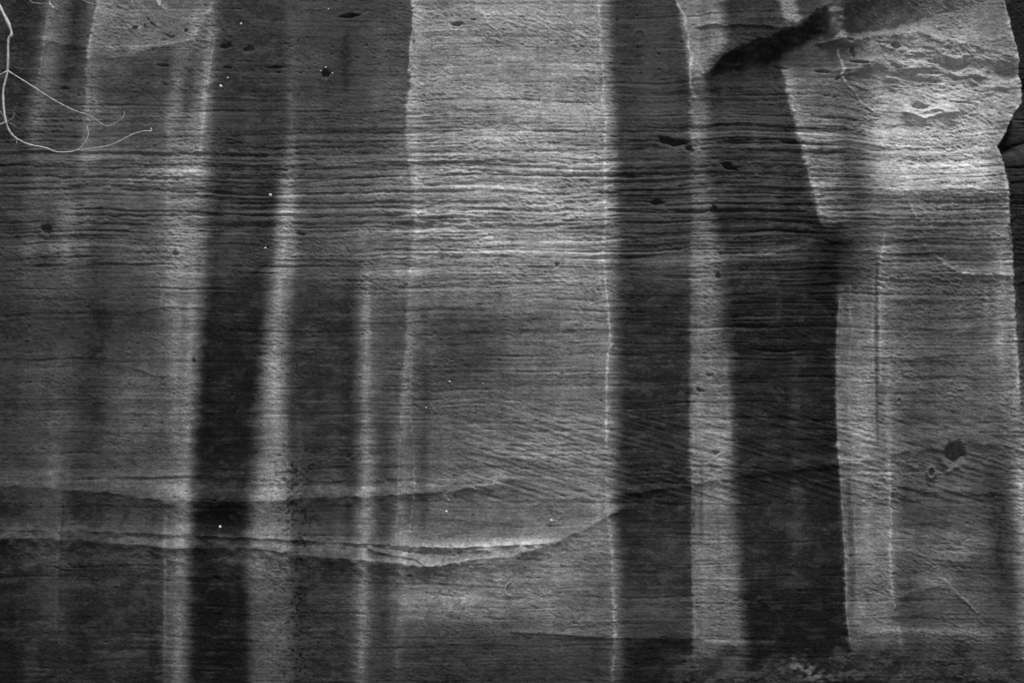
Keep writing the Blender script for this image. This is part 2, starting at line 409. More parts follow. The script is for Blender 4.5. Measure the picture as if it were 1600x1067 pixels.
# upper left slanting shelf
ledge([(30, 62), (60, 60), (140, 74), (240, 73), (290, 64), (345, 60)], 10, 6, 8, 25, 1.5, 50)
ledge([(165, 92), (200, 86), (245, 73)], 8, 5, 10, 15, 1, 50)
ledge([(200, 290), (260, 268), (300, 272), (330, 285)], 10, 12, 8, 25, 2, 50)
ledge([(190, 492), (225, 487), (255, 480), (330, 482)], 7, 4, 4, 20, 1.2, 51)
ledge([(205, 576), (225, 580), (240, 588), (300, 590)], 7, 6, 4, 12, 1.2, 51)
ledge([(500, 62), (560, 52), (640, 48), (740, 44), (800, 42)], 7, 8, 6, 50, 1.5, 51)
for y in (206, 224, 236, 252, 262, 274, 287, 300, 312, 321, 333, 345, 357):           # the strongest bedding grooves, running right across
    yy = y + _rng.uniform(-2, 2)
    pts = [(x, yy + _rng.uniform(-3, 3) + (6 * math.sin(x / 260.) if x < 700 else 0)) for x in range(-150, 1800, 130)]
    a = _rng.integers(0, 4)
    b = len(pts) - _rng.integers(0, 4)
    groovel(pts[a:b], _rng.uniform(5, 11), _rng.uniform(2.0, 3.4), 160, 1.8, 60 + int(y) % 17)


# ------------------------------------------------------------------ the overhanging slab, upper right
lo = [(1095, 120), (1107, 121), (1150, 110), (1190, 103), (1205, 94), (1240, 77), (1260, 67), (1290, 58), (1318, 48), (1337, 47), (1390, 45), (1430, 31), (1480, 15), (1525, 3), (1600, -15), (1700, -40)]
hi = [(1095, 118), (1107, 114), (1120, 100), (1140, 84), (1167, 71), (1200, 61), (1230, 48), (1260, 33), (1272, 18), (1300, 9), (1317, 3), (1356, -6), (1487, -26), (1600, -45), (1700, -80)]
jl = 4.5 * gn(U / 28, V / 60, 70) + 3 * gn(U / 9, V / 20, 71)
yl = table(lo, U) + jl
yu = table(hi, U) + jl
tt = np.clip((yl - V) / np.maximum(yl - yu, 2), 0, 1)
amp = table([(1095, 0), (1110, .05), (1150, .09), (1190, .1), (1240, .1), (1300, .1), (1340, .13), (1400, .13), (1440, .09), (1480, .05), (1540, .02), (1700, .02)], U)
prof = np.where(U < 1320, tt, tt ** 0.8)
back = 1 - 0.5 * ss(40, 260, yu - V)                                     # the slab thins away again higher up
H += amp * prof * back
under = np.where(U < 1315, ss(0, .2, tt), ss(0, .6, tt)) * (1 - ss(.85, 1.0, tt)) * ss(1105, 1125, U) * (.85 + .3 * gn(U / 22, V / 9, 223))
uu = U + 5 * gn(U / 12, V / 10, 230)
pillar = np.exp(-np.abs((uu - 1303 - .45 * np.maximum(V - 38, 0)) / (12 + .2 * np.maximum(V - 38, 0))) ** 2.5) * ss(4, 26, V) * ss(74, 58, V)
T += under * (1 - pillar) * (table([(1100, .1), (1290, .1), (1320, .2), (1420, .25), (1480, .36), (1560, .42)], U) - T) * .9     # shade under the overhang painted into its dark varnish tone
T += pillar * (.4 - T) * .7  # lit look of the pillar painted as a paler tone
H += .05 * pillar
# rounded neck of the slab where it meets the wall at the left tip
H += 0.05 * np.exp(-((U - 1092) / 26) ** 2 - ((V - 118) / 30) ** 2)
# small hollow between the two beaks and the shelf that catches the light below it
ledge([(1276, 69), (1290, 67), (1318, 62), (1333, 61)], 26, 6, 3, 8, 1.2, 72)
ledge([(1322, 64), (1350, 60), (1400, 54), (1436, 49), (1470, 60), (1540, 76), (1600, 92)], 45, 14, 26, 25, 3, 73)
ledge([(1320, 96), (1345, 96), (1365, 94)], 20, 5, 8, 12, 1, 72)
ledge([(1300, 108), (1340, 106), (1380, 105)], 14, 5, 5, 12, 1, 72)
ledge([(1275, 108), (1310, 110)], 12, 4, 4, 10, 1, 72)
ledge([(1310, 122), (1322, 115), (1345, 110)], 14, 6, 4, 8, 1, 72)
# thin slot above the overhang
ledge([(1080, 37), (1110, 41), (1150, 42), (1200, 46), (1225, 48)], 13, 4, 2, 30, 2.5, 74)
groovel([(1080, 42), (1120, 46), (1210, 49)], 5, 2.5, 20)
ledge([(1150, 36), (1180, 32), (1240, 34)], 6, 4, 2, 20, 2, 74)
ledge([(1406, 173), (1428, 181), (1444, 186), (1470, 180), (1500, 176)], 26, 6, 3, 12, 1.5, 75)
ledge([(1425, 118), (1450, 116), (1480, 122)], 18, 5, 5, 15, 1.5, 75)
ledge([(1490, 166), (1515, 159), (1540, 162)], 16, 5, 5, 12, 1.5, 75)
ledge([(1375, 92), (1480, 92), (1600, 95)], 14, 8, 7, 40, 3, 76)
# the right margin of the slab: a broken edge, the next face lies further back
e = table(EDGE_R, V)
e = e + 2.5 * gn(U / 30, V / 14, 77) + 1.5 * gn(U / 9, V / 5, 78)
step = table([(-300, .3), (170, .3), (225, .18), (250, .05), (600, .03), (700, .0)], V)
H -= step * ss(0, 8, U - e) * (1 - .7 * ss(150, 600, U - e))
groovel([(1556, 231), (1575, 226), (1600, 216), (1640, 205)], 60, 4, 6)


# ------------------------------------------------------------------ pits
def pit(u0, v0, ru, rv, depth, tilt=0.0, rim=0.0, seed=80):
    global H
    rr = np.where(np.abs(row_v - v0) < 4 * max(ru, rv))[0]
    cc = np.where(np.abs(U[rr[len(rr) // 2]] - u0) < 5 * max(ru, rv))[0]
    r, c = slice(rr[0], rr[-1] + 1), slice(cc[0], cc[-1] + 1)
    u, v = U[r, c] - u0, V[r, c] - v0
    a, b = u * math.cos(tilt) + v * math.sin(tilt), -u * math.sin(tilt) + v * math.cos(tilt)
    wob_ = .2 if ru > 16 and rv > 12 else .3
    a = a + wob_ * ru * gn(u / (ru * .9) + 3.3, v / (rv * 1.1) + 7.7, seed)
    b = b + 1.3 * wob_ * rv * gn(u / (ru * .7) + 9.3, v / (rv * 1.1) + 1.7, seed + 1)
    q = np.sqrt((a / ru) ** 2 + (b / rv) ** 2)
    H[r, c] += MM * depth * (-.62 * ss(1.3, .2, q) - .38 * ss(1.0, .7, q * (1 + .25 * (b > 0))) + rim * np.exp(-((q - 1.45) / .28) ** 2) * np.clip(b / rv, 0, 1))


for p in [(545, 22, 17, 3.5, 40, -.12), (715, 35, 10, 4, 30, -.1), (740, 28, 5, 2, 15, 0), (508, 114, 7, 7, 40, 0), (352, 72, 10, 5, 18, -.3),
          (388, 77, 9, 6, 20, -.2), (98, 137, 8, 3, 10, 0), (75, 360, 9, 8, 26, .4), (275, 397, 5, 4, 22, 0), (1050, 221, 26, 7, 55, .22),
          (1078, 233, 10, 5, 26, .5), (1138, 261, 14, 6, 45, .35), (1026, 317, 14, 4.5, 34, .05), (1114, 328, 6, 7, 34, .2), (1121, 433, 5, 5, 26, 0),
          (1488, 709, 16, 18, 80, .3), (1438, 166, 15, 6, 34, .2), (1508, 160, 14, 3, 24, 0), (1400, 72, 9, 5, 20, .2), (470, 366, 9, 3, 16, .1),
          (430, 105, 18, 3, 9, 0), (1107, 700 - 113, 6, 3, 16, .3), (1093, 611, 7, 4, 22, .3), (1117, 708, 6, 4, 22, 0), (290, 47, 3, 3, 20, 0),
          (130, 403, 14, 3, 12, 0), (305, 565, 3, 4, 20, 0), (870, 415, 4, 4, 20, 0), (1470, 45, 4, 3, 8, 0), (355, 105, 8, 2.5, 14, .1),
          (252, 102, 12, 3, 8, .1), (340, 903, 7, 4, 10, .2), (362, 868, 6, 6, 8, 0), (545, 715, 3, 3, 8, 0), (640, 900, 5, 3, 10, 0)]:
    pit(*p[:5], tilt=p[5], rim=.14 if p[0] == 1488 else .05, seed=80 + int(p[0]) % 19)
# little ring-shaped knob and a round scar
for u0, v0, ra, a in ((1452, 739, 6, 14), (1000, 56, 9, 5), (612 + 790, 627, 4, 8)):
    q = np.hypot(U - u0, (V - v0) * .75)
    H += MM * a * (np.exp(-((q - ra) / 2.2) ** 2) - .8 * np.exp(-(q / (ra * .6)) ** 2))
for p in [(1345, 97, 17, 3, 26, .1), (1333, 82, 4, 10, 26, -.1), (1282, 70, 7, 2.6, 22, 0), (1329, 62, 7, 3, 24, 0), (1288, 110, 12, 3, 22, 0), (1314, 119, 10, 2.5, 20, -.5), (1222, 104, 12, 2, 22, .1)]:
    pit(*p[:5], tilt=p[5], seed=84)
# random small pits across the wall, rarer where the varnish is smooth
pts = _rng.random((120, 2)) * np.array([1680, 1120]) - np.array([40, 30])
for i, (a, b) in enumerate(pts):
    pit(a, b, _rng.uniform(1.5, 5), _rng.uniform(1.0, 2.2), _rng.uniform(3, 9), _rng.uniform(-.2, .5), 0, 80 + i % 23)


# ------------------------------------------------------------------ mineral veins: thin pale raised seams
def vein(pts, w, tone, alpha=1.0, raise_mm=3.0, wob=1.6, seed=110, broken=0.0):
    global H, T
    xs_, ys_ = [p[0] for p in pts], [p[1] for p in pts]
    rr = np.where((row_v > min(ys_) - 12) & (row_v < max(ys_) + 12))[0]
    r = slice(rr[0], rr[-1] + 1)
    mid = U[rr[len(rr) // 2]]
    cc = np.where((mid > min(xs_) - 30) & (mid < max(xs_) + 30))[0]
    c = slice(cc[0], cc[-1] + 1)
    u = U[r, c] + wob * gn(U[r, c] / 11, V[r, c] / 8, seed) + .5 * wob * gn(U[r, c] / 4, V[r, c] / 4, seed + 3)
    v = V[r, c] + wob * .6 * gn(U[r, c] / 11, V[r, c] / 8, seed + 1)
    d = np.full_like(u, 1e6)
    for (x0, y0), (x1, y1) in zip(pts[:-1], pts[1:]):
        L2 = (x1 - x0) ** 2 + (y1 - y0) ** 2 + 1e-6
        t = np.clip(((u - x0) * (x1 - x0) + (v - y0) * (y1 - y0)) / L2, 0, 1)
        d = np.minimum(d, np.hypot(u - x0 - t * (x1 - x0), v - y0 - t * (y1 - y0)))
    wv = w * (1 + .7 * gn(U[r, c] / 13, V[r, c] / 17, seed + 4) + .4 * gn(U[r, c] / 5, V[r, c] / 4, seed + 5))
    m = np.exp(-(d / np.maximum(wv, .4 * w)) ** 2) * alpha * np.clip(.85 + .6 * gn(U[r, c] / 7, V[r, c] / 6, seed + 6), .2, 1)
    if broken:
        m = m * np.clip(1 - broken + broken * 2.2 * gn(u / 9, v / 16, seed + 2) + .2, 0, 1)
    T[r, c] += (tone - T[r, c]) * m
    H[r, c] += MM * raise_mm * np.exp(-(d / (w * 1.2)) ** 2) * alpha


vein([(x, y) for y, x in LINE_T if y < 760], 2.2, .6, .85, 1.6, 1.4, 110)
vein([(947, 750), (948, 800), (955, 870), (960, 1000), (956, 1060)], 2.4, .52, .8, 3, 1.6, 111, .4)
vein([(933, 20), (930, 90), (936, 180)], 1.6, .52, .6, 2, 2, 111, .4)
vein([(937, 400), (936, 440), (943, 470)], 1.4, .55, .7, 2, 1, 111)
vein([(926, 480), (926, 560)], 1.2, .48, .5, 1, 1, 111, .5)
vein([(1057, -5), (1062, 12), (1071, 22), (1072, 40), (1077, 55), (1076, 72), (1081, 90), (1078, 110), (1079, 132), (1086, 151)], 2.2, .62, .9, 4, 1, 112)
vein([(1086, 151), (1094, 147), (1100, 132), (1098, 112)], 2.0, .5, .7, 3, 1, 112)
vein([(643, -5), (646, 18), (645, 40), (641, 70), (639, 110)], 2.2, .62, .8, 3, 1, 113)
vein([(648, 215), (649, 260), (650, 330), (648, 380), (644, 440)], 2.4, .55, .6, 2, 2, 113, .4)
vein([(634, 560), (628, 640), (624, 720), (622, 790), (619, 860)], 1.4, .46, .7, 2, 1.6, 114, .5)
vein([(643, 560), (642, 640), (646, 710), (648, 760), (640, 830)], 1.4, .46, .7, 2, 1.6, 115, .5)
vein([(617, 980), (620, 1020), (622, 1060)], 1.3, .3, .6, 1, 1, 115, .4)
vein([(875, 18), (890, 30), (893, 38), (905, 50), (922, 60), (938, 63)], 1.4, .6, .85, 3, 1, 116)
vein([(740, 10), (758, 22), (770, 18), (778, 25)], 1.3, .6, .8, 3, .8, 117)
vein([(745, 8), (757, 20), (762, 34), (776, 45)], 1.3, .6, .8, 3, .8, 117)
vein([(663, 47), (700, 44), (730, 43)], 1.6, .58, .6, 3, .8, 117)
vein([(800, 14), (830, 28), (870, 36), (890, 36)], 1.4, .56, .5, 2, 2, 117, .4)
vein([(790, 30), (840, 44), (880, 60)], 1.4, .56, .4, 2, 2, 118, .4)
vein([(331, 5), (326, 14), (318, 22), (312, 38), (304, 54)], 3.2, .55, .8, 3, 1.5, 118, .2)
vein([(334, 60), (326, 110), (318, 180), (313, 240)], 2.0, .5, .7, 2, 1.5, 118, .4)
vein([(153, 0), (139, 66), (136, 90)], 2.0, .5, .7, 2, 1, 119)
vein([(148, 70), (144, 140), (148, 160)], 1.6, .44, .6, 2, 1, 119, .4)
vein([(74, 10), (66, 70), (54, 140)], 1.4, .4, .6, 2, 1, 119, .4)
vein([(1226, 108), (1231, 128), (1237, 160), (1246, 190), (1256, 235), (1264, 270), (1272, 300), (1282, 345)], 4.2, .52, .75, 3, 2.2, 120, .3)
vein([(1310, 78), (1314, 92), (1320, 106), (1316, 116), (1322, 128), (1336, 140), (1345, 155), (1362, 170), (1382, 172)], 1.8, .62, .85, 4, 1.6, 121, .2)
vein([(1296, 20), (1300, 45), (1316, 60), (1330, 62)], 4.5, .5, .6, 2, 2, 121, .3)
vein([(1318, 106), (1334, 107), (1345, 106)], 1.3, .6, .7, 2, .5, 121)
vein([(1380, 362), (1374, 400), (1370, 440), (1372, 490), (1373, 600)], 2.0, .52, .8, 3, 1.4, 122, .3)
vein([(1366, 400), (1360, 470), (1361, 560), (1366, 640)], 1.4, .48, .6, 2, 1.4, 122, .4)
vein([(1365, 400), (1366, 500), (1367, 640), (1369, 690)], 1.6, .2, .6, -2, 1.2, 122, .3)
vein([(1326, 450), (1324, 480), (1330, 520), (1322, 570), (1325, 640), (1330, 690), (1328, 760)], 1.6, .44, .7, 2, 2, 123, .5)
vein([(1310, 470), (1306, 520), (1306, 620), (1308, 700), (1313, 760), (1318, 860), (1321, 960), (1326, 1000)], 1.5, .5, .7, 2, .8, 124, .3)
vein([(1340, 740), (1333, 800), (1336, 860), (1338, 940), (1346, 960)], 1.4, .46, .6, 2, 1.4, 124, .4)
vein([(1336, 760), (1330, 820), (1333, 900)], 1.6, .2, .35, -2, 1.4, 124, .4)
vein([(1386, 720), (1388, 770), (1391, 820), (1387, 860), (1391, 920), (1396, 950)], 1.8, .5, .75, 3, 1.4, 125, .3)
vein([(1402, 980), (1406, 1010), (1408, 1040), (1405, 1060)], 3.5, .42, .7, 3, 2, 125, .3)
vein([(1425, 372), (1440, 388), (1452, 402), (1466, 410), (1484, 424)], 1.8, .48, .7, 2, 1.2, 126, .2)
vein([(1416, 315), (1422, 330), (1430, 346)], 1.3, .52, .7, 2, 1, 126)
vein([(1545, 365), (1545, 384), (1550, 388)], 1.8, .5, .7, 2, 1, 126)
vein([(1563, 385), (1558, 432)], 1.4, .48, .6, 2, 1.5, 126, .3)
vein([(1574, 180 + 180), (1577, 430), (1581, 500), (1586, 580), (1588, 620)], 2.2, .5, .7, 3, 2, 127, .4)
vein([(x - 2, y) for y, x in EDGE_R if 0 <= y < 360], 2.4, .6, .75, 3, 1.6, 128, .2)
vein([(1473, 904), (1487, 919), (1512, 943), (1524, 957)], 1.0, .44, .8, 2, .4, 129)
vein([(1500, 430), (1530, 432), (1580, 433)], 1.6, .56, .8, 3, .8, 129)
vein([(95, 772), (97, 830), (92, 900), (90, 985)], 2.0, .28, .6, 2, 1.5, 130, .3)
vein([(101, 790), (100, 850), (97, 960)], 1.5, .12, .5, -2, 1.5, 130, .3)
vein([(268, 770), (270, 835), (262, 880), (258, 990)], 1.6, .36, .5, 2, 1.2, 131, .4)
vein([(445, 640), (450, 720), (455, 800), (452, 900)], 2.6, .42, .5, 2, 3, 131, .6)
vein([(666, 884), (672, 886), (676, 884), (690, 878)], 1.5, .5, .5, 2, .6, 131)
vein([(693, 772), (702, 782)], 1.4, .5, .8, 3, .6, 131)
vein([(1083, 640), (1082, 700), (1086, 740)], 1.2, .48, .5, 2, 1, 132, .4)
vein([(1079, 700), (1081, 760), (1079, 860), (1084, 960), (1083, 1030)], 1.8, .46, .6, 2, 1.5, 132, .4)
vein([(253, 440), (254, 480)], 1.0, .4, .6, 1, .4, 133)
for i in range(22):                                            # faint vertical runnels on the pale panel and stripes
    a = _rng.uniform(650, 935) if i % 2 else _rng.choice([290, 435, 575, 640, 1100, 1110, 1340, 1390, 1500])
    a += _rng.uniform(-12, 12)
    b = _rng.uniform(-20, 900)
    L = _rng.uniform(60, 200)
    tn = float(np.interp(a, colx[:, nz // 2], colt[:, nz // 2]))
    vein([(a, b), (a + _rng.uniform(-3, 3), b + L / 2), (a + _rng.uniform(-5, 5), b + L)], _rng.uniform(1, 2.4), tn + _rng.choice([-.06, .07]), .35, .6, 1.2,
         140 + i % 9, .5)



def streak(pts, w, dt, seed=180, rag=.35):
    """soft stain, also painted ledge light and shade (dt darker or paler) along a line"""
    global T
    xs_, ys_ = [p[0] for p in pts], [p[1] for p in pts]
    rr = np.where((row_v > min(ys_) - 3 * w - 30) & (row_v < max(ys_) + 3 * w + 30))[0]
    r = slice(rr[0], rr[-1] + 1)
    mid = U[rr[len(rr) // 2]]
    cc = np.where((mid > min(xs_) - 3 * w - 30) & (mid < max(xs_) + 3 * w + 30))[0]
    c = slice(cc[0], cc[-1] + 1)
    u = U[r, c] + .25 * w * gn(U[r, c] / 30, V[r, c] / 40, seed)
    v = V[r, c]
    vert = (max(ys_) - min(ys_)) > (max(xs_) - min(xs_))
    if vert:
        d = u - np.interp(v, ys_, xs_)
        m = ss(ys_[0] - 25, ys_[0] + 35, v) * (1 - ss(ys_[-1] - 45, ys_[-1] + 25, v))
    else:
        d = v - np.interp(u, xs_, ys_)
        m = ss(xs_[0] - 25, xs_[0] + 45, u) * (1 - ss(xs_[-1] - 45, xs_[-1] + 25, u))
    n = 1 + rag * (gn(u / 8, v / 6, seed + 1) + gn(u / 22, v / 15, seed + 2) + .8 * gn(u / 5, v / 60, seed + 3))
    T[r, c] += dt * m * np.exp(-(d / w) ** 2) * n


for i, (p, w, dt) in enumerate([
    ([(86, -60), (70, 90), (58, 160), (50, 240)], 13, .07), ([(122, -60), (112, 80), (102, 140)], 10, -.05), ([(30, -60), (20, 150), (10, 230)], 22, -.04),
    ([(146, -40), (138, 70), (133, 140), (128, 280)], 6, .06), ([(172, 95), (160, 280)], 12, -.03), ([(220, 90), (215, 240)], 22, -.04),
    ([(277, 75), (270, 140), (264, 240)], 9, .09), ([(300, 75), (292, 140), (288, 200)], 8, -.06), ([(330, 30), (318, 140), (312, 280)], 4, .05),
    ([(105, 290), (108, 350), (106, 430)], 12, .07), ([(135, 270), (135, 430)], 9, .03), ([(75, 330), (70, 440)], 10, -.03), ([(160, 300), (150, 700)], 14, -.03),
    ([(95, 500), (90, 760)], 30, .03), ([(205, 560), (200, 730)], 34, .05), ([(275, 400), (272, 700)], 9, .03), ([(305, 440), (292, 700), (280, 1100)], 8, .05),
    ([(262, 780), (258, 1100)], 3, .06), ([(245, 800), (240, 1100)], 9, -.03), ([(340, 290), (330, 500), (320, 700)], 12, -.03),
    ([(448, 280), (440, 420), (432, 520), (430, 600), (433, 700), (425, 780)], 7, .035), ([(466, 640), (470, 700), (468, 800)], 5, .06), ([(425, 860), (425, 1100)], 22, .02),
    ([(575, 420), (572, 620), (572, 800), (566, 1100)], 7, .07), ([(548, 430), (545, 900)], 10, -.03), ([(600, 640), (598, 1000)], 10, -.04), ([(632, 600), (628, 850)], 9, .03),
    ([(665, 560), (662, 840)], 8, -.05), ([(495, 30), (490, 250)], 18, .02), ([(540, 40), (538, 150)], 8, -.05), ([(600, 30), (600, 200)], 30, .03),
    ([(1092, 420), (1096, 700), (1100, 1000)], 5, .03), ([(1112, 640), (1125, 920)], 10, .03), ([(1095, 715), (1095, 850)], 3, -.09), ([(1133, 540), (1139, 720)], 5, .07),
    ([(1120, 780), (1122, 950)], 3, -.05), ([(1345, 540), (1350, 720)], 20, .04), ([(1368, 400), (1369, 700)], 3, -.07), ([(1376, 370), (1374, 560)], 7, .07),
    ([(1385, 560), (1388, 800), (1392, 960)], 5, .08), ([(1325, 740), (1330, 960)], 4, -.07), ([(1312, 470), (1310, 700), (1322, 980)], 5, .04),
    ([(1560, 360), (1563, 430), (1562, 580)], 11, .08), ([(1582, 430), (1588, 650)], 7, .08), ([(1592, 690), (1604, 1060)], 15, .08), ([(1550, 720), (1560, 920)], 14, -.07),
    ([(1538, 430), (1536, 520)], 4, .06), ([(1200, 90), (1215, 340)], 25, .02), ([(1020, -40), (1020, 200)], 26, .03), ([(1245, 560), (1245, 900)], 14, .03),
    ([(1400, 380), (1440, 390), (1500, 402)], 9, -.05),
    ([(1440, 430), (1450, 640), (1445, 880)], 38, -.035), ([(1350, 480), (1352, 700), (1360, 950)], 26, .035), ([(1345, 130), (1340, 330)], 10, -.03), ([(1300, 120), (1305, 300)], 16, .04),
    ([(700, 900), (720, 960)], 60, .03), ([(850, 860), (860, 980)], 60, .03), ([(452, -60), (455, 270)], 7, .04), ([(634, 840), (622, 1080)], 7, .05), ([(640, 520), (634, 700)], 6, .04),
    ([(1400, 85), (1500, 100), (1590, 110)], 34, .05), ([(1340, 150), (1450, 150), (1590, 160)], 24, .04), ([(660, 470), (800, 475), (930, 470)], 40, .03),
    ([(660, 700), (800, 690), (930, 690)], 60, .025), ([(640, 930), (780, 940), (920, 930)], 40, .025), ([(1060, 422), (1150, 412), (1230, 402), (1300, 384)], 9, .03),
    # lit tops of the long ledges painted paler, shaded faces below darker
    ([(-100, 745), (150, 752), (300, 765), (420, 770), (560, 764), (700, 756), (820, 742)], 11, .06), ([(-60, 790), (150, 795), (300, 806), (460, 808)], 16, -.04),
    ([(-100, 832), (130, 835), (270, 847), (400, 848), (480, 856), (560, 858)], 7, .06), ([(470, 852), (560, 853), (640, 858), (740, 853), (840, 850), (880, 840)], 9, .09),
    ([(560, 872), (620, 876), (690, 884), (760, 872), (850, 860)], 6, .09), ([(500, 890), (600, 897), (700, 900)], 10, -.05), ([(960, 777), (1010, 776), (1070, 768)], 6, -.04),
    ([(975, 790), (1020, 782), (1075, 770)], 4, .06), ([(700, 690), (820, 708), (940, 712)], 8, .05), ([(980, 412), (1080, 408), (1200, 398), (1290, 374)], 8, .075),
    ([(960, 955), (1075, 955)], 22, .04), ([(1340, 985), (1480, 988), (1600, 990)], 9, .07), ([(1400, 700), (1500, 690), (1600, 690)], 12, -.03),
    ([(200, 282), (260, 272), (320, 276)], 12, .08), ([(640, 218), (760, 216), (900, 214)], 3, .08), ([(650, 342), (700, 340), (780, 342)], 4, .07),
    ([(640, 243), (780, 246), (940, 246)], 5, .07), ([(700, 375), (800, 385), (900, 380)], 14, .04), ([(130, 74), (200, 76), (270, 66)], 6, .06),
]):
    streak(p, w, dt, 180 + (i * 5) % 60)

# light stain above the overhang's left end, ragged lower border of the stripes
m = np.exp(-((U - 1226 - V * .3 + 4 * gn(U / 20, V / 8, 231)) / 14) ** 4) * ss(48, 36, V + 6 * gn(U / 9, V / 9, 150))
T += (.5 - T) * m * .9
low = ss(1004, 1044, V + 30 * gn(U / 40, V / 26, 151)) * ss(1000, 1080, U + 20 * gn(U / 40, V / 30, 152))
blot = ss(-.1, .7, gn(U / 42, V / 26, 153) + .6 * gn(U / 15, V / 10, 154) + .4 * gn(U / 6, V / 5, 157))
T += low * .8 * ((.15 + .09 * blot) - T)
H += MM * low * 5 * blot
m = np.exp(-((U - 1262) / 38) ** 2 - ((V - 1048 - (U - 1262) * .3) / 15) ** 2) * ss(-.2, .3, gn(U / 12, V / 9, 155))
T += .2 * m
# pale weathered patches; those along the low ledge paint in its light
for (u0, v0, ru, rv, a) in ((700, 945, 95, 36, .07), (760, 900, 110, 30, .05), (620, 690, 60, 22, -.02), (700, 500, 80, 40, -.05), (1490, 845, 70, 30, .07), (1455, 905, 26, 10, .1),
                            (870, 850, 60, 12, .08), (790, 855, 60, 10, .06), (720, 560, 50, 40, -.05), (70, 790, 25, 16, .06), (1250, 830, 30, 18, .05), (1030, 880, 40, 30, .03),
                            (380, 880, 30, 22, .08), (350, 862, 20, 12, .05), (430, 945, 30, 26, -.04), (470, 935, 26, 30, -.05), (455, 800, 12, 60, -.05),
                            (1300, 400, 40, 60, -.05), (1290, 440, 30, 60, -.03), (1370, 260, 20, 50, .04), (1430, 390, 30, 18, -.05), (310, 275, 26, 18, .05),
                            (1415, 905, 26, 30, -.09), (1440, 960, 40, 26, -.06), (1420, 640, 40, 14, -.05), (1450, 660, 60, 16, -.04)):
    q = ((U - u0) / ru) ** 2 + ((V - v0) / rv) ** 2
    T += a * np.exp(-q) * (0.8 + 0.8 * gn(U / 24, V / 14, 156))

# tone of the beds, mottling, speckle
T *= 1 + 0.14 * w_bed * gn(U / 120, Sj / 4.5, 160) + 0.14 * w_bed * gn(U / 260, S / 13, 161)
T *= 1 + 0.05 * gn(U / 14, V / 200, 162) + 0.02 * gn(U / 4, V / 90, 163) + 0.13 * gn(U / 60, V / 40, 164) + 0.11 * gn(U / 18, V / 12, 165)
T *= 1 + 0.13 * gn(U / 3.2, V / 2.6, 166) + 0.11 * gn(U / 7, V / 4.5, 167)
black = ss(.16, .5, gn(U / 6.5, V / 5, 168) + .35 * gn(U / 16, V / 14, 169)) * (np.exp(-((U - 462) / 36) ** 2) + .5 * np.exp(-((U - 700) / 40) ** 2) * (V > 830)) * ss(660, 740, V)
T *= 1 - .4 * black
dk = ss(.26, .16, T)                                            # the black coat has thin grey patches and pale grit
T += dk * .038 * ss(-.1, .6, gn(U / 34, V / 22, 226) + .6 * gn(U / 12, V / 8, 227)) * np.clip(1 + gn(U / 200, V / 5, 228), 0, 2)
T += dk * .05 * ss(.35, .7, gn(U / 3.6, V / 3, 229))
fl = ss(.72, .9, gn(U / 4, V / 4, 170)) * ss(.1, .5, gn(U / 120, V / 90, 171))
T += fl * .12
T = np.clip(T, .05, .75)
T = np.where(T < .22, T * (1 - .08 * ss(.22, .14, T)), T)
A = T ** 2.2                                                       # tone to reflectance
print('relief', H.min(), H.max(), 'verts', nx * nz)

# ------------------------------------------------------------------ the cliff mesh: the face, then a plateau running back from its rim
X = np.repeat(xs[None, :].astype(np.float32), nz, 0)
Z = np.repeat(zs[:, None].astype(np.float32), nx, 1)
Y = -H
co = np.stack([X, Y, Z], -1)
rim = co[-1:].copy()
tops = []
for dyy, dzz in ((.4, .25), (2, .5), (8, .9), (60, 3)):
    r_ = rim.copy()
    r_[..., 1] += dyy
    r_[..., 2] += dzz
    tops.append(r_)
co = np.concatenate([co] + tops, 0)
A = np.concatenate([A] + [A[-1:]] * len(tops), 0)
nr = co.shape[0]
idx = np.arange(nr * nx, dtype=np.int32).reshape(nr, nx)
quads = np.stack([idx[:-1, :-1], idx[:-1, 1:], idx[1:, 1:], idx[1:, :-1]], -1).reshape(-1, 4)
me = bpy.data.meshes.new('cliff')
nq = len(quads)
me.vertices.add(nr * nx)
me.vertices.foreach_set('co', co.reshape(-1).astype(np.float32))
me.loops.add(nq * 4)
me.loops.foreach_set('vertex_index', quads.reshape(-1))
me.polygons.add(nq)
me.polygons.foreach_set('loop_start', np.arange(0, nq * 4, 4, dtype=np.int32))
me.update(calc_edges=True)
me.polygons.foreach_set('use_smooth', np.ones(nq, bool))
at = me.attributes.new('varnish', 'FLOAT', 'POINT')  # rock tone: varnish plus the painted light and shade
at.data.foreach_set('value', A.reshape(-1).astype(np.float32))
me.update()
cliff = bpy.data.objects.new('cliff', me)
C.objects.link(cliff)
cliff['kind'] = 'structure'
cliff['label'] = 'sandstone cliff face with dark and pale vertical varnish stripes crossed by thin bedding lines'


def node_mat(name):
    m = bpy.data.materials.new(name)
    m.use_nodes = True
    nt = m.node_tree
    return m, nt, nt.nodes['Principled BSDF']


